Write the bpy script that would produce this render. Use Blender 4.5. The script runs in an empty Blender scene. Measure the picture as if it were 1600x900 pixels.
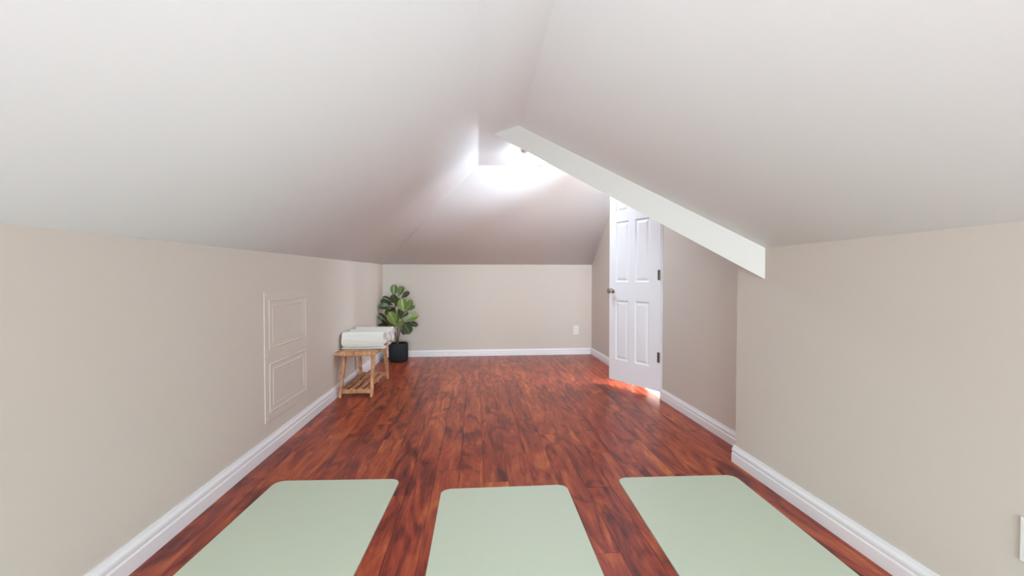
import bpy, bmesh, math, random
from mathutils import Vector, Matrix
random.seed(11)
S = bpy.context.scene
C = S.collection

# ------------------------------------------------------------------ camera
F_PX, EYE = 650.0, 1.03
YAW = math.atan(57 / F_PX); PITCH = math.atan(13 / F_PX)
cam_data = bpy.data.cameras.new('camera'); cam = bpy.data.objects.new('camera', cam_data); C.objects.link(cam)
cam_data.sensor_width = 36; cam_data.lens = F_PX / 1600 * 36; cam_data.clip_start = 0.02
cam.location = (0, 0, EYE); cam.rotation_euler = (math.pi / 2 - PITCH, 0, -YAW)
S.camera = cam
FW = Vector((math.sin(YAW) * math.cos(PITCH), math.cos(YAW) * math.cos(PITCH), -math.sin(PITCH)))
RT = Vector((math.cos(YAW), -math.sin(YAW), 0)); UP = RT.cross(FW)
def at(x, y, axis, v):            # photo pixel -> point on the plane axis = v
    d = FW * F_PX + RT * (x - 800) - UP * (y - 450)
    c = Vector((0, 0, EYE)); return c + d * ((v - c[axis]) / d[axis])

# ------------------------------------------------------------------ light
S.view_settings.view_transform = 'Standard'; S.view_settings.look = 'None'
S.view_settings.gamma = 1; S.view_settings.use_curve_mapping = False
S.view_settings.exposure = 0.42
W = bpy.data.worlds.new('world'); S.world = W; W.use_nodes = True
W.node_tree.nodes['Background'].inputs[0].default_value = (0.75, 0.85, 1, 1)
W.node_tree.nodes['Background'].inputs[1].default_value = 1.0
def area(name, loc, rot, sx, sy, power, col):
    l = bpy.data.lights.new(name, 'AREA'); l.shape = 'RECTANGLE'; l.size = sx; l.size_y = sy
    l.energy = power; l.color = col
    o = bpy.data.objects.new(name, l); C.objects.link(o); o.location = loc; o.rotation_euler = rot
    return o
Y_FRONT = -3.8
FILL_WIN = (-0.98, 1.22, 0.08, 1.15)    # unseen low window added for its light, behind the camera: x0 x1 z0 z1
area('window_fill_light', ((FILL_WIN[0] + FILL_WIN[1]) / 2, Y_FRONT - 0.16, (FILL_WIN[2] + FILL_WIN[3]) / 2), (math.pi / 2, 0, 0),
     FILL_WIN[1] - FILL_WIN[0] - .1, FILL_WIN[3] - FILL_WIN[2] - .1, 195, (0.72, 0.92, 1.0))  # added frontal fill, shining through the made-up window
area('landing_daylight', (2.98, 3.80, 1.5), (math.pi / 2, 0, math.pi / 2), 1.2, 0.85, 210, (0.84, 0.90, 1.0))
LAMP_FAR, LAMP_FILL = 60.0, 5.0  # far lamp is in view, the near one is an added fill
S.cycles.max_bounces = 16; S.cycles.diffuse_bounces = 12   # light keeps bouncing between the pale slopes

# ------------------------------------------------------------------ materials
def mat(name, col, rough=.5, metal=0, emit=None, estr=0, bump=None, spec=.5):
    m = bpy.data.materials.new(name); m.use_nodes = True
    nt = m.node_tree; b = nt.nodes['Principled BSDF']
    b.inputs['Base Color'].default_value = (*col, 1); b.inputs['Roughness'].default_value = rough
    b.inputs['Metallic'].default_value = metal; b.inputs['Specular IOR Level'].default_value = spec
    if emit: b.inputs['Emission Color'].default_value = (*emit, 1); b.inputs['Emission Strength'].default_value = estr
    if bump:
        sc, st = bump
        tc = nt.nodes.new('ShaderNodeTexCoord'); n = nt.nodes.new('ShaderNodeTexNoise'); bp = nt.nodes.new('ShaderNodeBump')
        n.inputs['Scale'].default_value = sc; n.inputs['Detail'].default_value = 4
        bp.inputs['Strength'].default_value = st; bp.inputs['Distance'].default_value = .002
        nt.links.new(tc.outputs['Object'], n.inputs['Vector']); nt.links.new(n.outputs[0], bp.inputs['Height'])
        nt.links.new(bp.outputs[0], b.inputs['Normal'])
    return m
M_WALL = mat('beige_paint', (.64, .585, .525), .6, bump=(60, .12), spec=.3)
M_HATCH = mat('beige_hatch_paint', (.645, .59, .53), .5, spec=.3)
M_CEIL = mat('white_ceiling_paint', (.89, .91, .92), .75, bump=(40, .12), spec=.2)
M_BEAM = mat('white_beam_paint', (.75, .735, .70), .6, bump=(40, .1), spec=.3)
M_TRIM = mat('white_trim_gloss', (.83, .83, .85), .35)
M_DOOR = mat('white_door_paint', (.85, .84, .87), .4)
M_PLATE = mat('white_plastic', (.82, .81, .78), .35)
M_SLOT = mat('dark_slot', (.03, .03, .03), .6)
M_HINGE = mat('dark_bronze_hinge', (.16, .13, .11), .35, 1)
M_STEEL = mat('brushed_nickel', (.55, .52, .48), .3, 1)
M_GLOW = mat('frosted_lamp_glass', (.95, .95, .95), .4, emit=(.73, .88, 1.0), estr=LAMP_FAR)
M_GLOW_FILL = mat('fill_lamp_glass', (.95, .95, .95), .4, emit=(.77, .91, 1.0), estr=LAMP_FILL)  # glow of the added lamp behind the camera
M_POT = mat('black_glazed_pot', (.009, .010, .013), .45, spec=.35)
M_SOIL = mat('dark_soil', (.03, .02, .014), .95, bump=(80, 1))
M_STEM = mat('brown_stem', (.13, .085, .045), .8, bump=(60, .6))
M_PALE = mat('pale_landing_floor', (.7, .7, .7), .35)
M_SUB = mat('subfloor', (.03, .012, .008), .8)
M_GLASS = bpy.data.materials.new('window_glass'); M_GLASS.use_nodes = True
nt = M_GLASS.node_tree; nt.nodes.clear()
o_ = nt.nodes.new('ShaderNodeOutputMaterial'); mx = nt.nodes.new('ShaderNodeMixShader')
t_ = nt.nodes.new('ShaderNodeBsdfTransparent'); g_ = nt.nodes.new('ShaderNodeBsdfGlossy'); g_.inputs['Roughness'].default_value = .02
mx.inputs[0].default_value = .06
nt.links.new(t_.outputs[0], mx.inputs[1]); nt.links.new(g_.outputs[0], mx.inputs[2]); nt.links.new(mx.outputs[0], o_.inputs[0])

def plank_material():
    m = bpy.data.materials.new('cherry_laminate'); m.use_nodes = True
    nt = m.node_tree; L = nt.links.new; N = nt.nodes.new; b = nt.nodes['Principled BSDF']
    tc = N('ShaderNodeTexCoord'); oi = N('ShaderNodeObjectInfo')
    off = N('ShaderNodeVectorMath'); off.operation = 'MULTIPLY_ADD'
    cmb = N('ShaderNodeCombineXYZ')
    for i in range(3): L(oi.outputs['Random'], cmb.inputs[i])
    off.inputs[1].default_value = (37, 53, 71)
    L(cmb.outputs[0], off.inputs[0]); L(tc.outputs['Object'], off.inputs[2])
    def noise(sc, scale, detail, rough, dist):
        v = N('ShaderNodeVectorMath'); v.operation = 'MULTIPLY'; v.inputs[1].default_value = sc
        L(off.outputs[0], v.inputs[0]); n = N('ShaderNodeTexNoise'); L(v.outputs[0], n.inputs['Vector'])
        n.inputs['Scale'].default_value = scale; n.inputs['Detail'].default_value = detail
        n.inputs['Roughness'].default_value = rough; n.inputs['Distortion'].default_value = dist
        return n.outputs[0]
    big = noise((1, .19, 1), 10.5, 4, .58, 1.6)       # flame figure
    fine = noise((1, .05, 1), 130, 3, .6, .4)       # fibres
    knot = noise((1, .5, 1), 9, 2, .5, .8)
    def mathn(op, a, bb):
        n = N('ShaderNodeMath'); n.operation = op
        for i, q in enumerate((a, bb)):
            if isinstance(q, (int, float)): n.inputs[i].default_value = q
            else: L(q, n.inputs[i])
        return n.outputs[0]
    v = mathn('ADD', mathn('MULTIPLY', big, .72), mathn('MULTIPLY', fine, .28))
    v = mathn('ADD', v, mathn('MULTIPLY', mathn('SUBTRACT', oi.outputs['Random'], .5), .07))
    cr = N('ShaderNodeValToRGB'); L(v, cr.inputs[0]); e = cr.color_ramp.elements
    e[0].position = .30; e[0].color = (.075, .016, .017, 1)
    e[1].position = .69; e[1].color = (.62, .19, .060, 1)
    for p, c in ((.41, (.20, .034, .023)), (.49, (.33, .056, .029)), (.57, (.42, .090, .036))):
        q = e.new(p); q.color = (*c, 1)
    kr = N('ShaderNodeValToRGB'); L(knot, kr.inputs[0]); k = kr.color_ramp.elements
    k[0].position = .30; k[0].color = (.42, .36, .42, 1); k[1].position = .42; k[1].color = (1, 1, 1, 1)
    mul = N('ShaderNodeMixRGB'); mul.blend_type = 'MULTIPLY'; mul.inputs[0].default_value = .85
    L(cr.outputs[0], mul.inputs[1]); L(kr.outputs[0], mul.inputs[2]); L(mul.outputs[0], b.inputs['Base Color'])
    b.inputs['Roughness'].default_value = .30; b.inputs['Specular IOR Level'].default_value = .28
    bp = N('ShaderNodeBump'); bp.inputs['Strength'].default_value = .12; bp.inputs['Distance'].default_value = .001
    L(fine, bp.inputs['Height']); L(bp.outputs[0], b.inputs['Normal'])
    return m
M_PLANK = plank_material()

def wood_material():
    m = bpy.data.materials.new('honey_acacia_wood'); m.use_nodes = True
    nt = m.node_tree; L = nt.links.new; N = nt.nodes.new; b = nt.nodes['Principled BSDF']
    tc = N('ShaderNodeTexCoord'); oi = N('ShaderNodeObjectInfo'); ad = N('ShaderNodeVectorMath'); ad.operation = 'ADD'
    mp = N('ShaderNodeMapping'); mp.inputs['Scale'].default_value = (14, 3, 5)
    L(tc.outputs['Object'], ad.inputs[0]); L(oi.outputs['Random'], ad.inputs[1]); L(ad.outputs[0], mp.inputs[0])
    n = N('ShaderNodeTexNoise'); n.inputs['Scale'].default_value = 3; n.inputs['Detail'].default_value = 5; n.inputs['Distortion'].default_value = .8
    L(mp.outputs[0], n.inputs['Vector'])
    cr = N('ShaderNodeValToRGB'); e = cr.color_ramp.elements
    e[0].position = .3; e[0].color = (.33, .13, .055, 1); e[1].position = .68; e[1].color = (.70, .36, .17, 1)
    L(n.outputs[0], cr.inputs[0]); L(cr.outputs[0], b.inputs['Base Color']); b.inputs['Roughness'].default_value = .45
    return m
M_WOOD = wood_material()

def mat_material():
    m = bpy.data.materials.new('sage_green_foam'); m.use_nodes = True
    nt = m.node_tree; L = nt.links.new; N = nt.nodes.new; b = nt.nodes['Principled BSDF']
    b.inputs['Base Color'].default_value = (.57, .65, .52, 1); b.inputs['Roughness'].default_value = .5
    b.inputs['Specular IOR Level'].default_value = .45
    tc = N('ShaderNodeTexCoord'); w = N('ShaderNodeTexWave'); w.bands_direction = 'DIAGONAL'
    w.inputs['Scale'].default_value = 60; w.inputs['Distortion'].default_value = 3; w.inputs['Detail'].default_value = 1
    w.inputs['Detail Scale'].default_value = .3
    bp = N('ShaderNodeBump'); bp.inputs['Strength'].default_value = .18; bp.inputs['Distance'].default_value = .001
    L(tc.outputs['Object'], w.inputs['Vector']); L(w.outputs[1], bp.inputs['Height']); L(bp.outputs[0], b.inputs['Normal'])
    return m
M_MAT = mat_material()
M_TOWEL = mat('white_cotton', (.80, .79, .75), .95, bump=(300, .5), spec=.1)

def leaf_material(name, c0, c1):
    m = bpy.data.materials.new(name); m.use_nodes = True
    nt = m.node_tree; L = nt.links.new; N = nt.nodes.new; b = nt.nodes['Principled BSDF']
    tc = N('ShaderNodeTexCoord'); sx = N('ShaderNodeSeparateXYZ'); L(tc.outputs['Object'], sx.inputs[0])
    ab = N('ShaderNodeMath'); ab.operation = 'ABSOLUTE'; L(sx.outputs[0], ab.inputs[0])
    v = N('ShaderNodeMath'); v.operation = 'MULTIPLY_ADD'; v.inputs[1].default_value = -.8      # side veins
    L(ab.outputs[0], v.inputs[0]); L(sx.outputs[1], v.inputs[2])
    si = N('ShaderNodeMath'); si.operation = 'SINE'; mu = N('ShaderNodeMath'); mu.operation = 'MULTIPLY'; mu.inputs[1].default_value = 52
    L(v.outputs[0], mu.inputs[0]); L(mu.outputs[0], si.inputs[0])
    rib = N('ShaderNodeMapRange'); rib.inputs[1].default_value = .02; rib.inputs[2].default_value = .05; rib.inputs[3].default_value = 1; rib.inputs[4].default_value = 0
    L(ab.outputs[0], rib.inputs[0])
    vr = N('ShaderNodeMapRange'); vr.inputs[1].default_value = .8; vr.inputs[2].default_value = 1; vr.inputs[3].default_value = 0; vr.inputs[4].default_value = .5
    L(si.outputs[0], vr.inputs[0])
    mxv = N('ShaderNodeMath'); mxv.operation = 'MAXIMUM'; L(rib.outputs[0], mxv.inputs[0]); L(vr.outputs[0], mxv.inputs[1])
    mix = N('ShaderNodeMixRGB'); mix.inputs[1].default_value = (*c0, 1); mix.inputs[2].default_value = (*c1, 1)
    L(mxv.outputs[0], mix.inputs[0]); L(mix.outputs[0], b.inputs['Base Color'])
    b.inputs['Roughness'].default_value = .28
    return m
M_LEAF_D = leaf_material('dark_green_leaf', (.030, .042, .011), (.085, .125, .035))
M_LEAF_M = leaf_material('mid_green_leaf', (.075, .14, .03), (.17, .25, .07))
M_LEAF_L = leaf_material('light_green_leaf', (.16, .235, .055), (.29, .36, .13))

# ------------------------------------------------------------------ helpers
def link(name, bm, m, parent=None, smooth=False):
    me = bpy.data.meshes.new(name); bmesh.ops.recalc_face_normals(bm, faces=bm.faces[:]); bm.to_mesh(me); bm.free()
    if m: me.materials.append(m)
    if smooth:
        for p in me.polygons: p.use_smooth = True
        me.set_sharp_from_angle(angle=math.radians(40))
    o = bpy.data.objects.new(name, me); C.objects.link(o)
    if parent: o.parent = parent
    return o
def empty(name, loc=(0, 0, 0), rz=0):
    o = bpy.data.objects.new(name, None); C.objects.link(o); o.location = loc; o.rotation_euler.z = rz
    o.empty_display_size = .05; return o
def tag(o, label, cat=None, group=None, kind=None):
    o['label'] = label
    if cat: o['category'] = cat
    if group: o['group'] = group
    if kind: o['kind'] = kind
    return o
def box(bm, a, b, bevel=0):
    vs = [bm.verts.new((x, y, z)) for x in (a[0], b[0]) for y in (a[1], b[1]) for z in (a[2], b[2])]
    fs = [bm.faces.new([vs[i] for i in f]) for f in ((0, 1, 3, 2), (4, 6, 7, 5), (0, 4, 5, 1), (2, 3, 7, 6), (0, 2, 6, 4), (1, 5, 7, 3))]
    if bevel:
        es = list({e for f in fs for e in f.edges})
        bmesh.ops.bevel(bm, geom=es, offset=bevel, segments=2, profile=.5, affect='EDGES')
def prism(bm, pts, d):               # closed polygon pts (3D) extruded by vector d
    d = Vector(d); a = [bm.verts.new(Vector(p)) for p in pts]; b = [bm.verts.new(Vector(p) + d) for p in pts]
    bm.faces.new(a); bm.faces.new(b[::-1]); n = len(pts)
    for i in range(n): bm.faces.new((a[i], a[(i + 1) % n], b[(i + 1) % n], b[i]))
def hexa(bm, bot, top):              # 4 bottom points, 4 top points
    a = [bm.verts.new(Vector(p)) for p in bot]; b = [bm.verts.new(Vector(p)) for p in top]
    bm.faces.new(a[::-1]); bm.faces.new(b)
    for i in range(4): bm.faces.new((a[i], a[(i + 1) % 4], b[(i + 1) % 4], b[i]))
def lathe(bm, prof, n=32, c=(0, 0, 0), cap=True):
    rings = [[bm.verts.new((c[0] + r * math.cos(2 * math.pi * i / n), c[1] + r * math.sin(2 * math.pi * i / n), c[2] + z)) for i in range(n)] for r, z in prof]
    for p, q in zip(rings, rings[1:]):
        for i in range(n): bm.faces.new((p[i], p[(i + 1) % n], q[(i + 1) % n], q[i]))
    if cap: bm.faces.new(rings[0][::-1]); bm.faces.new(rings[-1])
def tube(bm, pts, rad, n=8):
    pts = [Vector(p) for p in pts]; rad = rad if isinstance(rad, (list, tuple)) else [rad] * len(pts); rings = []
    for i, p in enumerate(pts):
        t = (pts[min(i + 1, len(pts) - 1)] - pts[max(i - 1, 0)]).normalized()
        u = t.cross(Vector((.3, 1, .12))).normalized(); w = t.cross(u)
        rings.append([bm.verts.new(p + (u * math.cos(2 * math.pi * k / n) + w * math.sin(2 * math.pi * k / n)) * rad[i]) for k in range(n)])
    for p, q in zip(rings, rings[1:]):
        for i in range(n): bm.faces.new((p[i], p[(i + 1) % n], q[(i + 1) % n], q[i]))
    bm.faces.new(rings[0][::-1]); bm.faces.new(rings[-1])

# ------------------------------------------------------------------ room shell
XL, XR, XG, YB, HC = -1.22, 1.46, 1.60, 5.63, 2.23
XA, XB = 0.01, 0.335                       # flat ceiling strip
YV0, YV1 = 1.985, 3.25                     # valley of the dormer: wall end, ceiling end
YW = 2.21                                  # end of the near right wall
YS = 4.40                                  # back slope meets flat ceiling
hL = lambda y: 1.16 + .0127 * y
hR = 1.19; hB = 1.235
T = .12

def floor():
    bm = bmesh.new(); box(bm, (XL - T, Y_FRONT - T, -.09), (XG + .15, YB + T, -.012))
    f = link('floor', bm, M_SUB); tag(f, 'glossy red-brown cherry laminate plank floor', 'floor', kind='structure')
    PW, PL, gap = .126, 1.21, .0007
    cache = {}
    def piece(x0, x1, y0, y1):
        w, l = round(x1 - x0, 4), round(y1 - y0, 4)
        if (w, l) not in cache:
            me = bpy.data.meshes.new('plank'); bm = bmesh.new()
            hw, hl, c = w / 2 - gap, l / 2 - gap, .0012
            hexa(bm, [(-hw, -hl, -.012), (hw, -hl, -.012), (hw, hl, -.012), (-hw, hl, -.012)],
                     [(-hw, -hl, -c), (hw, -hl, -c), (hw, hl, -c), (-hw, hl, -c)])
            tf = max(bm.faces, key=lambda q: q.calc_center_median().z)
            r = bmesh.ops.inset_individual(bm, faces=[tf], thickness=c * .7, depth=0)
            for v in tf.verts: v.co.z = 0
            bmesh.ops.recalc_face_normals(bm, faces=bm.faces[:]); bm.to_mesh(me); bm.free(); me.materials.append(M_PLANK)
            cache[(w, l)] = me
        o = bpy.data.objects.new('plank', cache[(w, l)]); C.objects.link(o); o.parent = f
        o.location = ((x0 + x1) / 2, (y0 + y1) / 2, 0)
    x = XL; i = 0
    offs = [0, .62, .25, .88, .45, 1.05, .15, .74]
    while x < XG - .004:
        x1 = min(x + PW, XG)
        y = Y_FRONT - offs[(i * 3) % 8]
        while y < YB - .004:
            a, b = max(y, Y_FRONT), min(y + PL, YB)
            if b - a > .02: piece(x, x1, a, b)
            y += PL
        x = x1; i += 1
floor()

def walls():
    bm = bmesh.new()                                     # left knee wall
    prism(bm, [(XL, Y_FRONT - T, -.09), (XL, YB + T, -.09), (XL, YB + T, hL(YB) + .015), (XL, Y_FRONT - T, hL(Y_FRONT) + .015)], (-T, 0, 0))
    tag(link('wall_left', bm, M_WALL), 'long beige knee wall under the left ceiling slope', 'wall', kind='structure')
    bm = bmesh.new()
    prism(bm, [(XL, YB, -.09), (XG + .15, YB, -.09), (XG + .15, YB, hB + .015), (XL, YB, hB + .015)], (0, T, 0))
    tag(link('wall_back', bm, M_WALL), 'low beige knee wall at the far end of the room', 'wall', kind='structure')
    bm = bmesh.new()                                     # near right knee wall, stands proud of the dormer wall
    box(bm, (XR, Y_FRONT - T, -.09), (XR + .29, YW, hR + .015))
    tag(link('wall_right', bm, M_WALL), 'beige knee wall at the near right, ending under the white beam', 'wall', kind='structure')
    bm = bmesh.new()                                     # dormer gable wall with the doorway
    D0, D1, DH = DOOR
    P = lambda y, z: (XG, y, z)
    ztop = lambda y: min(hR + (y - YV0) * (HC - hR) / (YV1 - YV0), HC, hB + (YB - y) * (HC - hB) / (YB - YS)) + .02
    prism(bm, [P(YW, -.09), P(D0, -.09), P(D0, ztop(D0)), P(YV1, ztop(YV1)), P(YW, ztop(YW))], (.15, 0, 0))
    prism(bm, [P(D0, DH), P(D1, DH), P(D1, ztop(D1)), P(D0, ztop(D0))], (.15, 0, 0))
    prism(bm, [P(D1, -.09), P(YB, -.09), P(YB, ztop(YB)), P(YS, ztop(YS)), P(D1, ztop(D1))], (.15, 0, 0))
    tag(link('wall_gable', bm, M_WALL), 'beige full-height wall around the white door beyond the beam', 'wall', kind='structure')
    bm = bmesh.new()                                     # gable behind the camera, with a window added for fill light
    x0, x1, z0, z1 = FILL_WIN; Q = lambda x, z: (x, Y_FRONT, z)
    a, b = hL(Y_FRONT), hR
    sl = lambda x: min(a + (x - XL) * (HC - a) / (XA - XL), HC, b + (XR - x) * (HC - b) / (XR - XB)) + .015
    prism(bm, [Q(XL, -.09), Q(x0, -.09), Q(x0, sl(x0)), Q(XL, sl(XL))], (0, -T, 0))
    prism(bm, [Q(x0, -.09), Q(x1, -.09), Q(x1, z0), Q(x0, z0)], (0, -T, 0))
    prism(bm, [Q(x0, z1 if sl(x0) > z1 else sl(x0) - .01), Q(x1, z1 if sl(x1) > z1 else sl(x1) - .01), Q(x1, sl(x1)), Q(XB, sl(XB)), Q(XA, sl(XA)), Q(x0, sl(x0))], (0, -T, 0))
    prism(bm, [Q(x1, -.09), Q(XR, -.09), Q(XR, sl(XR)), Q(x1, sl(x1))], (0, -T, 0))
    tag(link('wall_front', bm, M_WALL), 'beige gable wall with the added window', 'wall', kind='structure')

DOOR = (3.47, 4.085, 2.09)
walls()

def ceiling():
    bm = bmesh.new(); V = lambda *p: bm.verts.new(p)
    yf = Y_FRONT - .02
    A0, A1 = V(XL, yf, hL(yf)), V(XL, YB, hL(YB)); B0, B1 = V(XA, yf, HC), V(XA + .015, YS, HC)
    C1, D1 = V(XG, YB, hB), V(XG, YS, HC)
    E0, E1 = V(XR, yf, hR - .02), V(XR, YV0, hR); F0, F1 = V(XB, yf, HC), V(XB, YV1, HC)
    G0, G1 = V(XG, YV0, hR), V(XG, YV1, HC)
    for f in ((A0, B0, B1, A1), (A1, B1, D1, C1), (E0, E1, F1, F0), (E1, G0, G1, F1), (B0, F0, F1, G1, D1, B1)):
        bm.faces.new(f)
    bmesh.ops.recalc_face_normals(bm, faces=bm.faces[:])
    if sum(f.normal.z for f in bm.faces) > 0: bmesh.ops.reverse_faces(bm, faces=bm.faces[:])
    # rounded plaster edges along the flat strip
    soft = [e for e in bm.edges if {e.verts[0], e.verts[1]} in ({B0, B1}, {B1, D1}, {A1, B1}, {F0, F1})]
    bmesh.ops.bevel(bm, geom=soft, offset=.016, segments=4, profile=.5, affect='EDGES')
    me = bpy.data.meshes.new('ceiling'); bm.to_mesh(me); bm.free(); me.materials.append(M_CEIL)
    for p in me.polygons: p.use_smooth = True
    me.set_sharp_from_angle(angle=math.radians(25))
    o = bpy.data.objects.new('ceiling', me); C.objects.link(o)
    s = o.modifiers.new('thickness', 'SOLIDIFY'); s.thickness = .06; s.offset = -1
    tag(o, 'white plaster attic ceiling of steep slopes around a narrow flat strip', 'ceiling', kind='structure')
ceiling()

def beam():
    bm = bmesh.new()
    p0 = Vector((XR + .002, YV0, 0)); d = (Vector((.145, 3.46, 0)) - p0)
    n = Vector((d.y, -d.x, 0)).normalized() * .15
    up = Vector((0, 0, .02))
    face = [Vector((XR + .002, YV0, 1.03)), Vector((.145, 3.46, HC + .005)), Vector((XB, YV1, HC + .02)), Vector((XR + .002, YV0, hR + .012))]
    # carried on into the knee wall so that the end is built in
    prism(bm, face, n)
    tag(link('trim_1', bm, M_BEAM), 'white boxed beam running diagonally up the ceiling valley', 'beam', kind='structure')
beam()

def baseboard(name, runs, h, label):
    prof = [(0, 0), (.016, 0), (.016, .052), (.0125, .057), (.0125, .064), (.015, .068), (.0145, .078), (.008, .090), (.006, .1), (0, .1)]
    bm = bmesh.new()
    for (x0, y0), (x1, y1), nx, ny in runs:
        prism(bm, [(x0 + nx * t, y0 + ny * t, .0005 + z * h / .1) for t, z in prof], (x1 - x0, y1 - y0, 0))
    tag(link(name, bm, M_TRIM), label, 'baseboard', kind='structure')
baseboard('baseboard_left', [((XL, Y_FRONT), (XL, YB), 1, 0)], .106, 'white moulded baseboard along the long left knee wall')
baseboard('baseboard_back', [((XL + .017, YB), (XG - .017, YB), 0, -1)], .085, 'white moulded baseboard along the far back wall')
baseboard('baseboard_right', [((XR, Y_FRONT), (XR, YW + .012), -1, 0), ((XR, YW), (XG, YW), 0, 1)], .094, 'white moulded baseboard along the near right knee wall')
baseboard('baseboard_gable', [((XG, YW + .017), (XG, DOOR[0] - .035), -1, 0), ((XG, DOOR[1] + .035), (XG, YB), -1, 0)], .09, 'white moulded baseboard on both sides of the white door')

def landing():
    bm = bmesh.new(); X0, X1, y0, y1 = XG + .15, 2.85, 3.0, 4.6
    box(bm, (X0, y0 - .1, -.09), (X1, y0, HC)); box(bm, (X0, y1, -.09), (X1, y1 + .1, HC))
    box(bm, (X0 - .15, y0 - .1, HC + .03), (X1 + .1, y1 + .1, HC + .1))
    for q in (((X1, y0 - .1, -.09), (X1 + .1, y1 + .1, 1.0)), ((X1, y0 - .1, 2.0), (X1 + .1, y1 + .1, HC)), ((X1, y0 - .1, 1.0), (X1 + .1, 3.15, 2.0)), ((X1, 4.45, 1.0), (X1 + .1, y1 + .1, 2.0))): box(bm, *q)
    tag(link('wall_landing', bm, M_WALL), 'beige walls of the landing behind the white door', 'wall', kind='structure')
    bm = bmesh.new(); box(bm, (XG + .001, y0 - .1, -.09), (X1 + .1, y1 + .1, -.0005))
    tag(link('floor_landing', bm, M_PALE), 'pale landing floor beyond the white door', 'floor', kind='structure')
landing()

def window(name, x0, x1, z0, z1, y, label, rot=None):
    bm = bmesh.new(); w = .05; d0, d1 = y - .09, y - .03
    box(bm, (x0, d0, z0), (x0 + w, d1, z1)); box(bm, (x1 - w, d0, z0), (x1, d1, z1))
    box(bm, (x0 + w, d0, z0), (x1 - w, d1, z0 + w)); box(bm, (x0 + w, d0, z1 - w), (x1 - w, d1, z1))
    xm = (x0 + x1) / 2; box(bm, (xm - .025, d0, z0 + w), (xm + .025, d1, z1 - w))
    o = link(name, bm, M_TRIM); tag(o, label, 'window', kind='structure')
    for a, b in ((x0 + w, xm - .025), (xm + .025, x1 - w)):
        bm = bmesh.new(); box(bm, (a, y - .064, z0 + w), (b, y - .058, z1 - w)); link('pane', bm, M_GLASS, o)
    return o
window('window_fill', *FILL_WIN, Y_FRONT, 'unseen white framed window added for light in the gable behind')  # added to carry the fill light from behind
wo = window('window_2', -.65, .65, 1.0, 2.0, 0, 'white framed landing window beyond the door')
wo.location = (2.85, 3.80, 0); wo.rotation_euler.z = math.pi / 2

# ------------------------------------------------------------------ door
def door():
    D0, D1, DH = DOOR
    bm = bmesh.new(); t = .03                            # jamb lining the opening
    box(bm, (XG - .006, D0 - t, 0), (XG + .15, D0, DH)); box(bm, (XG - .006, D1, 0), (XG + .15, D1 + t, DH))
    box(bm, (XG - .006, D0 - t, DH - .0), (XG + .15, D1 + t, DH + t))
    tag(link('trim_2', bm, M_TRIM), 'white jamb lining the doorway', 'door frame', kind='structure')
    ang = math.atan2(.518, -.28)
    root = empty('door_1', (XG - .012, D0 - .012, 0), ang)
    tag(root, 'white six-panel door standing ajar beyond the beam', 'door', kind='structure')
    W_, Z0, Z1, th = .590, .058, 2.06, .035
    cols = [(.118, .279), (.353, .512)]; rows = [(.262, .832), (1.008, 1.582), (1.672, 1.93)]
    def fr(bm, x0, x1, z0, z1): box(bm, (x0, -th, z0), (x1, 0, z1))
    bm = bmesh.new()
    fr(bm, .0, cols[0][0], Z0, Z1); fr(bm, cols[1][1], W_, Z0, Z1); fr(bm, cols[0][1], cols[1][0], Z0, Z1)
    zs = [Z0] + [q for r in rows for q in r] + [Z1]
    for c0, c1 in cols:
        for i in range(0, len(zs), 2): fr(bm, c0, c1, zs[i], zs[i + 1])
        for z0, z1 in rows: box(bm, (c0, -th + .010, z0), (c1, -.010, z1))
    link('frame', bm, M_DOOR, root)
    for c0, c1 in cols:
        for z0, z1 in rows:
            bm = bmesh.new()
            # sloped moulding from the stile face down, then the raised field
            ring = [(0, -.0005), (.012, -.0095), (.018, -.0095), (.036, -.002)]
            loops = []
            for ins, y in ring:
                loops.append([bm.verts.new(p) for p in ((c0 + ins, y, z0 + ins), (c1 - ins, y, z0 + ins), (c1 - ins, y, z1 - ins), (c0 + ins, y, z1 - ins))])
            for p, q in zip(loops, loops[1:]):
                for i in range(4): bm.faces.new((p[i], p[(i + 1) % 4], q[(i + 1) % 4], q[i]))
            bm.faces.new(loops[-1])
            bk = [bm.verts.new((v.co.x, -.011, v.co.z)) for v in loops[0]]
            for i in range(4): bm.faces.new((bk[i], bk[(i + 1) % 4], loops[0][(i + 1) % 4], loops[0][i]))
            bm.faces.new(bk[::-1])
            link('panel', bm, M_DOOR, root)
    bm = bmesh.new(); lathe(bm, [(.0, 0), (.027, 0), (.027, .003), (.022, .008), (.011, .011), (.010, .028), (.016, .034), (.026, .043), (.028, .052), (.024, .061), (.012, .066), (.0, .067)], 24, cap=False)
    bmesh.ops.remove_doubles(bm, verts=bm.verts[:], dist=1e-5)
    k = link('knob', bm, M_STEEL, root, True); k.location = (W_ - .045, 0, .925); k.rotation_euler.x = -math.pi / 2
    k2 = k.copy(); C.objects.link(k2); k2.parent = root; k2.location = (W_ - .045, -th, .925); k2.rotation_euler.x = math.pi / 2
    bm = bmesh.new(); box(bm, (W_ - .0005, -.029, .895), (W_ + .0012, -.006, .955)); link('latch_plate', bm, M_STEEL, root)
    for z in (.355, 1.07, 1.78):
        bm = bmesh.new()
        lathe(bm, [(.0055, -.045), (.0055, .045)], 12, (.004, .006, z))
        box(bm, (.004, .0002, z - .044), (.028, .0022, z + .044))
        link('hinge', bm, M_HINGE, root)
door()

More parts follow.
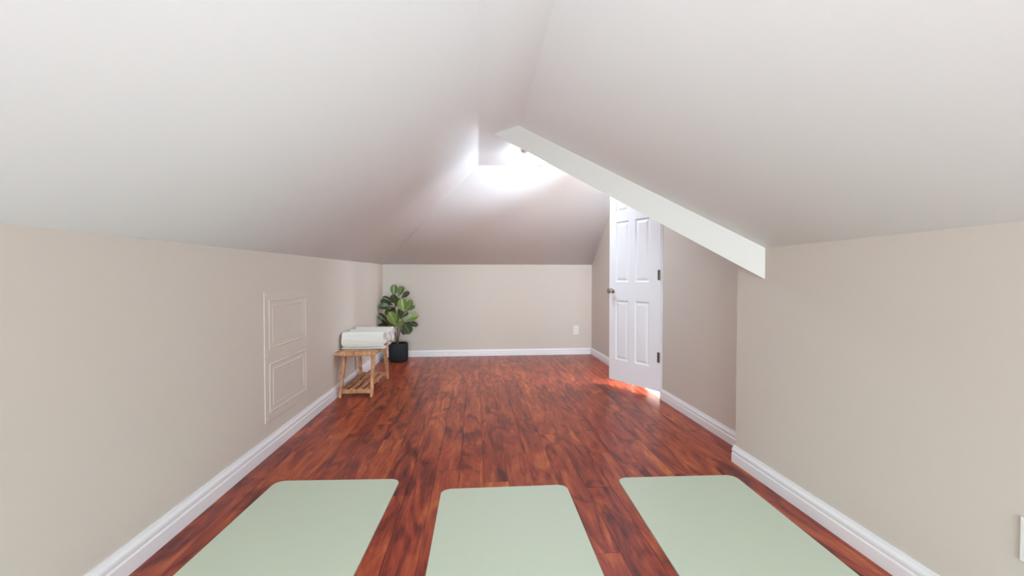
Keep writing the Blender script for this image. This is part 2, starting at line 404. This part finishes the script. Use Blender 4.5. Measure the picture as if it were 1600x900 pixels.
# ------------------------------------------------------------------ ceiling lamp
R = math.radians
def lamp(c, label, glow):
    root = empty('ceiling_light', (c[0], c[1], HC))
    tag(root, label, 'ceiling light', 'flush ceiling lights')
    bm = bmesh.new(); lathe(bm, [(.142, -.0008), (.145, -.012), (.145, -.036), (.141, -.042), (.134, -.042)], 40); link('base', bm, M_TRIM, root, True)
    bm = bmesh.new()
    prof = [(.130 * math.cos(R(q)), -.043 - .075 * math.sin(R(q))) for q in range(0, 91, 10)]
    lathe(bm, prof, 40, cap=False); bmesh.ops.remove_doubles(bm, verts=bm.verts[:], dist=1e-5)
    bm.faces.new([v for v in sorted((v for v in bm.verts if abs(v.co.z + .043) < 1e-5), key=lambda v: math.atan2(v.co.y, v.co.x))])
    link('glass_shade', bm, glow, root, True)
    bm = bmesh.new(); lathe(bm, [(.013, -.1185), (.013, -.124), (.006, -.128), (.011, -.138), (.009, -.147), (.002, -.151)], 16); link('finial', bm, M_STEEL, root, True)
    for a in (R(215), R(335), R(95)):
        bm = bmesh.new(); lathe(bm, [(.004, .144), (.004, .152), (.010, .153), (.011, .160), (.008, .164)], 12)
        k = link('thumb_screw', bm, M_STEEL, root, True); k.rotation_euler = (0, math.pi / 2, a); k.location.z = -.032
lamp((.60, 3.84), 'glowing frosted glass dome ceiling light beyond the beam', M_GLOW)
lamp((.17, -.9), 'unseen frosted glass ceiling light added on the flat strip to light the slopes', M_GLOW_FILL)  # added fill lamp behind the camera, brightens the near slopes

# ------------------------------------------------------------------ wall fittings
def outlet(loc, rz, label):
    root = empty('wall_outlet', loc, rz); tag(root, label, 'outlet', 'white wall outlets')
    bm = bmesh.new(); box(bm, (-.037, -.006, -.06), (.037, 0, .06), .003); link('cover_plate', bm, M_PLATE, root)
    for z in (-.021, .021):
        bm = bmesh.new(); box(bm, (-.017, -.0085, z - .014), (.017, -.005, z + .014), .0015); r = link('receptacle', bm, M_PLATE, root)
        for x in (-.007, .007):
            bm = bmesh.new(); box(bm, (x - .0012, -.009, z - .002), (x + .0012, -.0084, z + .008)); link('slot', bm, M_SLOT, r)
    bm = bmesh.new(); lathe(bm, [(.003, 0), (.003, .001)], 10); s = link('screw', bm, M_STEEL, root); s.rotation_euler.x = math.pi / 2; s.location = (0, -.006, 0)
outlet((1.379, YB, .335), 0, 'white wall outlet low on the far back wall')
outlet((XR, .944, .336), -math.pi / 2, 'white wall outlet cut off by the right edge of the photo')

def hatch():
    y0, y1, z0, z1 = 2.515, 3.132, .19, .957
    root = empty('access_panel', (XL, (y0 + y1) / 2, z0)); tag(root, 'beige painted access panel with two moulded fields on the left wall', 'access panel')
    w = (y1 - y0) / 2; h = z1 - z0
    bm = bmesh.new(); box(bm, (0, -w, 0), (.005, w, h), .001); link('board', bm, M_HATCH, root)
    def frame(bm, a, b, c, d, wd, x0, x1):     # bead frame y a..b z c..d
        o_, i_ = [(a, c), (b, c), (b, d), (a, d)], [(a + wd, c + wd), (b - wd, c + wd), (b - wd, d - wd), (a + wd, d - wd)]
        m_ = [((p[0] + q[0]) / 2, (p[1] + q[1]) / 2) for p, q in zip(o_, i_)]
        L = [[bm.verts.new((x, p[0], p[1])) for p in pts] for x, pts in ((x0, o_), (x1, m_), (x0, i_))]
        for p, q in zip(L, L[1:]):
            for i in range(4): bm.faces.new((p[i], p[(i + 1) % 4], q[(i + 1) % 4], q[i]))
        for i in range(4): bm.faces.new((L[0][i], L[0][(i + 1) % 4], L[2][(i + 1) % 4], L[2][i]))
    for c, d in ((.045, .343), (.425, .722)):
        bm = bmesh.new(); frame(bm, -w + .048, w - .032, c, d, .014, .0048, .0085); link('outer_moulding', bm, M_HATCH, root)
        bm = bmesh.new(); frame(bm, -w + .09, w - .074, c + .038, d - .038, .010, .0048, .008); link('inner_moulding', bm, M_HATCH, root)
    for y in (-w + .022, w - .016):
        for z in (.02, h * .52, h - .02):
            bm = bmesh.new(); lathe(bm, [(.0055, 0), (.0055, .002), (.003, .0035)], 10); s = link('screw', bm, M_HATCH, root)
            s.location = (.0048, y, z); s.rotation_euler.y = math.pi / 2
hatch()

# ------------------------------------------------------------------ yoga mats
def yoga_mat(cx, cy, rz, label, w=.615, l=1.73):
    bm = bmesh.new(); r = .042; pts = []
    for sx, sy, a0 in ((1, 1, 0), (-1, 1, 90), (-1, -1, 180), (1, -1, 270)):
        for k in range(7):
            a = math.radians(a0 + 15 * k); pts.append((sx * (w / 2 - r) + r * math.cos(a), sy * (-r) + r * math.sin(a) - (0 if sy > 0 else l - 2 * r) + (0 if sy > 0 else -2 * r), 0))
    prism(bm, pts, (0, 0, .007))
    top = [e for e in bm.edges if all(v.co.z > .006 for v in e.verts)]
    bmesh.ops.bevel(bm, geom=top, offset=.002, segments=2, profile=.5, affect='EDGES')
    o = link('yoga_mat', bm, M_MAT); o.location = (cx, cy, .0004); o.rotation_euler.z = rz
    tag(o, label, 'yoga mat', 'sage green yoga mats on the floor')
R = math.radians
yoga_mat(-.697, 2.175, R(-3), 'sage green yoga mat by the left wall, leftmost of three', .622)
yoga_mat(.141, 2.030, R(-.7), 'sage green yoga mat in the middle of the three')
yoga_mat(1.036, 2.062, R(-2.0), 'sage green yoga mat by the right wall, rightmost of three', .62)

# ------------------------------------------------------------------ bench
def bench():
    root = empty('wooden_bench', (-1.045, 4.065, 0))
    tag(root, 'small honey wood bench with slatted lower shelf against the left wall', 'bench')
    sx, sy, zt = .174, .365, .409
    bm = bmesh.new(); nx, ny = 8, 14; grid = []               # seat: softly dished slab with rolled edges
    for side in (1, 0):
        g = []
        for i in range(nx + 1):
            row = []
            for j in range(ny + 1):
                u, v = 2 * i / nx - 1, 2 * j / ny - 1
                x, y = sx * u, sy * v
                z = (zt - .008 * (1 - v * v)) - .007 * (abs(u) ** 6 + abs(v) ** 8) if side else zt - .044 + .006 * (abs(u) ** 6 + abs(v) ** 8)
                row.append(bm.verts.new((x, y, z)))
            g.append(row)
        grid.append(g)
    for s, g in enumerate(grid):
        for i in range(nx):
            for j in range(ny): bm.faces.new((g[i][j], g[i + 1][j], g[i + 1][j + 1], g[i][j + 1]))
    t, b = grid
    edge = [(i, 0) for i in range(nx)] + [(nx, j) for j in range(ny)] + [(i, ny) for i in range(nx, 0, -1)] + [(0, j) for j in range(ny, 0, -1)]
    for k, (i, j) in enumerate(edge):
        i2, j2 = edge[(k + 1) % len(edge)]; bm.faces.new((t[i][j], t[i2][j2], b[i2][j2], b[i][j]))
    link('seat', bm, M_WOOD, root, True)
    for s in (-1, 1):
        bm = bmesh.new(); box(bm, (-.135, s * .235 - .02, zt - .062), (.135, s * .235 + .02, zt - .039), .004); link('cleat', bm, M_WOOD, root)
    for px in (-1, 1):
        for py in (-1, 1):
            bm = bmesh.new(); a = .013
            fx, fy, tx, ty = px * .134, py * .338, px * .126, py * .228
            q = lambda x, y, z, a: [(x - a, y - a, z), (x + a, y - a, z), (x + a, y + a, z), (x - a, y + a, z)]
            hexa(bm, q(fx, fy, .0005, .0125), q(tx, ty, zt - .040, .0165))
            bmesh.ops.bevel(bm, geom=bm.edges[:], offset=.003, segments=2, profile=.5, affect='EDGES')
            link('leg', bm, M_WOOD, root)
    zr = .052
    for s in (-1, 1):
        yy = s * (.338 - .11 * zr / .37)
        bm = bmesh.new(); box(bm, (-.121, yy - .011, zr - .019), (.121, yy + .011, zr + .017), .003); link('stretcher', bm, M_WOOD, root)
    bm = bmesh.new(); box(bm, (-.121, -.012, zr - .004), (.121, .012, zr + .012), .003); link('cross_rail', bm, M_WOOD, root)
    for x in (-.096, -.034, .034, .096):
        bm = bmesh.new(); box(bm, (x - .018, -.335, zr + .0125), (x + .018, .335, zr + .0255), .003); link('slat', bm, M_WOOD, root)
bench()

# ------------------------------------------------------------------ rolled towels
def towel(yc, x0, x1, label, seed, tail):
    rnd = random.Random(seed)
    turns, n = 3.1, 420; rx, rz_ = .090, .076; pts = []
    for k in range(n + 1):                               # spiral section, outer end last
        f = k / n; a = f * turns * 2 * math.pi + (-math.pi / 2 - turns * 2 * math.pi) + .15
        r = .10 + .90 * f
        rib = 1 + (.026 * math.sin(f * f * 370))
        pts.append(Vector((math.cos(a) * rx * r * rib, math.sin(a) * rz_ * r * rib)))
    if tail:                                             # loose edge lying flat towards the viewer
        lp = pts[-1]
        for k in range(1, 6): pts.append(Vector((lp.x - .016 * k, -rz_ * .97)))
    th = .0095
    bm = bmesh.new(); xs = [x0 + (x1 - x0) * i / 10 for i in range(11)]
    nrm = []
    for i in range(len(pts)):
        t = (pts[min(i + 1, len(pts) - 1)] - pts[max(i - 1, 0)]).normalized(); nrm.append(Vector((-t.y, t.x)))
    rows = []
    for i, p in enumerate(pts):
        inner = p + nrm[i] * th
        shift = .018 * (i / len(pts) - .5) + .004 * math.sin(i * .21 + seed)
        rows.append([[bm.verts.new((x + (shift if x > (x0 + x1) / 2 else -shift * .4), q.x, q.y + rz_ + .0008)) for x in xs] for q in (p, inner)])
    for a, b in zip(rows, rows[1:]):
        for s in (0, 1):
            for j in range(10): bm.faces.new((a[s][j], a[s][j + 1], b[s][j + 1], b[s][j]))
        for j in (0, 10): bm.faces.new((a[0][j], b[0][j], b[1][j], a[1][j]))
    for r in (rows[0], rows[-1]):
        for j in range(10): bm.faces.new((r[0][j], r[0][j + 1], r[1][j + 1], r[1][j]))
    o = link('rolled_towel', bm, M_TOWEL, None, True); o.location = (0, yc, .4125)
    tag(o, label, 'towel', 'white rolled towels on the bench')
towel(3.915, -1.195, -.838, 'ribbed white rolled towel at the front of the wooden bench', 1, True)
towel(4.10, -1.185, -.835, 'ribbed white rolled towel between the front and rear towels on the bench', 2, False)
towel(4.285, -1.185, -.835, 'ribbed white rolled towel at the rear of the bench, nearest the plant', 3, False)

# ------------------------------------------------------------------ fiddle-leaf fig
def leaf_mesh(name, m, curl, fold):
    bm = bmesh.new(); nl, nw = 12, 6; rows = []
    for i in range(nl + 1):
        t = i / nl
        hw = .25 * (math.sin(math.pi / 2 * t / .62) ** 1.35 if t < .62 else math.sqrt(max(0, 1 - ((t - .62) / .38) ** 2.3)))
        hw = max(hw, .010 if t < .5 else .03)
        row = []
        for j in range(nw + 1):
            s = 2 * j / nw - 1
            x = hw * s; z = fold * abs(s) * hw * 1.2 - curl * t * t + .012 * math.sin(t * 17 + s * 2) * abs(s)
            row.append(bm.verts.new((x, t - .05 * s * s * hw * (1 if t > .9 else 0), z)))
        rows.append(row)
    for a, b in zip(rows, rows[1:]):
        for j in range(nw): bm.faces.new((a[j], a[j + 1], b[j + 1], b[j]))
    me = bpy.data.meshes.new(name); bm.normal_update(); bm.to_mesh(me); bm.free(); me.materials.append(m)
    for p in me.polygons: p.use_smooth = True
    return me
def plant():
    px, py = -.972, 5.345
    root = empty('potted_fig', (px, py, 0))
    tag(root, 'potted fiddle-leaf fig in a ribbed black pot in the far corner', 'plant')
    # fluted pot
    bm = bmesh.new(); n = 96; prof = [(.098, .0005), (.108, .006), (.114, .03), (.116, .12), (.116, .215), (.113, .232), (.106, .232), (.104, .20)]
    rings = []
    for r, z in prof:
        fl = .0035 if .02 < z < .216 and r > .11 else 0
        rings.append([bm.verts.new(((r + fl * math.cos(32 * 2 * math.pi * i / n)) * math.cos(2 * math.pi * i / n), (r + fl * math.cos(32 * 2 * math.pi * i / n)) * math.sin(2 * math.pi * i / n), z)) for i in range(n)])
    for p, q in zip(rings, rings[1:]):
        for i in range(n): bm.faces.new((p[i], p[(i + 1) % n], q[(i + 1) % n], q[i]))
    bm.faces.new(rings[0][::-1]); bm.faces.new(rings[-1])
    link('pot', bm, M_POT, root, True)
    bm = bmesh.new(); lathe(bm, [(.104, .19), (.103, .207), (.06, .213), (.01, .216)], 24); link('soil', bm, M_SOIL, root)
    # leaves given by the photo's crop (570..670, 430..580 at 6x): base, tip, width, tone, depth offsets of base and tip (+ = nearer)
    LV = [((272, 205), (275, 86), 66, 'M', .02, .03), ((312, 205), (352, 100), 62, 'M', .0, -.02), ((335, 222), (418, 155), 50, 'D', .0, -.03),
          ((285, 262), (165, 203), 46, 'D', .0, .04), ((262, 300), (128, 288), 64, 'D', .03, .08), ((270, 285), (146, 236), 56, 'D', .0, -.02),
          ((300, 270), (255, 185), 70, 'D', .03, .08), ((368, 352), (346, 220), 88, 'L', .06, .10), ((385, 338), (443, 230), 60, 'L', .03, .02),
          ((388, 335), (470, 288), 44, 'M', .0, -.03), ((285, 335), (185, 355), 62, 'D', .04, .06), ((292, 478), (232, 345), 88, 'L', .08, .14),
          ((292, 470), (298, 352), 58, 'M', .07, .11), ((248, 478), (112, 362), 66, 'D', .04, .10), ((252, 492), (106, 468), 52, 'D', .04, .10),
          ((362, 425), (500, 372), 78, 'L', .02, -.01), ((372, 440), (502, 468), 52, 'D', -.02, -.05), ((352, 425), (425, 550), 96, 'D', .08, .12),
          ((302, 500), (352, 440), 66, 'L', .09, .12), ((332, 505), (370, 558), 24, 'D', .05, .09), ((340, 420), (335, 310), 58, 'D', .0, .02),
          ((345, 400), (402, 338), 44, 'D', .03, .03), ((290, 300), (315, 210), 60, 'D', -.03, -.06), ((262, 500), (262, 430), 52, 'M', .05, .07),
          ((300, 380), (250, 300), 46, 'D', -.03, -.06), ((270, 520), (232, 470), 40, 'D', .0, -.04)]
    P = lambda c, dy: at(570 + c[0] / 6, 430 + c[1] / 6, 1, py - dy)
    org = Vector((px, py, 0))
    meshes = {}
    for k, m in (('D', M_LEAF_D), ('M', M_LEAF_M), ('L', M_LEAF_L)):
        meshes[k] = [leaf_mesh('leaf', m, c, f) for c, f in ((.06, .25), (.14, .35), (.0, .18))]
    # stems
    stems = [[(300, 652), (288, 570), (272, 500), (280, 400), (285, 300), (285, 230)], [(303, 652), (305, 560), (308, 450), (312, 330), (308, 215)], [(306, 652), (320, 560), (345, 450), (362, 380), (378, 335)]]
    nodes = []
    for i, s in enumerate(stems):
        pts = [P(c, .01 * (i - 1)) - org for c in s]; pts[0].z = .205
        bm = bmesh.new(); tube(bm, pts, [.0075 - .004 * j / (len(pts) - 1) for j in range(len(pts))])
        link('stem', bm, M_STEM, root, True)
        for a, b in zip(pts, pts[1:]):
            for q in range(6): nodes.append(a.lerp(b, q / 6))
    rnd = random.Random(5)
    for i, (b, t, w, tone, d0, d1) in enumerate(LV):
        B, Tp = P(b, d0), P(t, d1)
        for q in (B, Tp): q.x = max(q.x, XL + .02)
        u = (Tp - B); ln = u.length; u.normalize()
        face = Vector((rnd.uniform(-.35, .35), -1, rnd.uniform(-.1, .6)))
        nz = (face - u * face.dot(u)).normalized(); ax = u.cross(nz).normalized()
        o = bpy.data.objects.new('leaf', meshes[tone][i % 3]); C.objects.link(o); o.parent = root
        ws = (w / 6 * 5.3 / 650) / .5
        M = Matrix((ax, u, nz)).transposed().to_4x4() @ Matrix.Diagonal((ws, ln, (ws + ln) / 2, 1)); M.translation = B - org
        o.matrix_local = M
        base = B - org
        nd = min(nodes, key=lambda q: (q - base).length + (.25 if q.z > base.z + .01 else 0))
        bm = bmesh.new(); mid = nd.lerp(base, .5) + Vector((0, 0, -.006)); tube(bm, [nd, mid, base, base + u * ln * .12], [.003, .0027, .0024, .001], 6)
        link('petiole', bm, M_STEM, root, True)
plant()
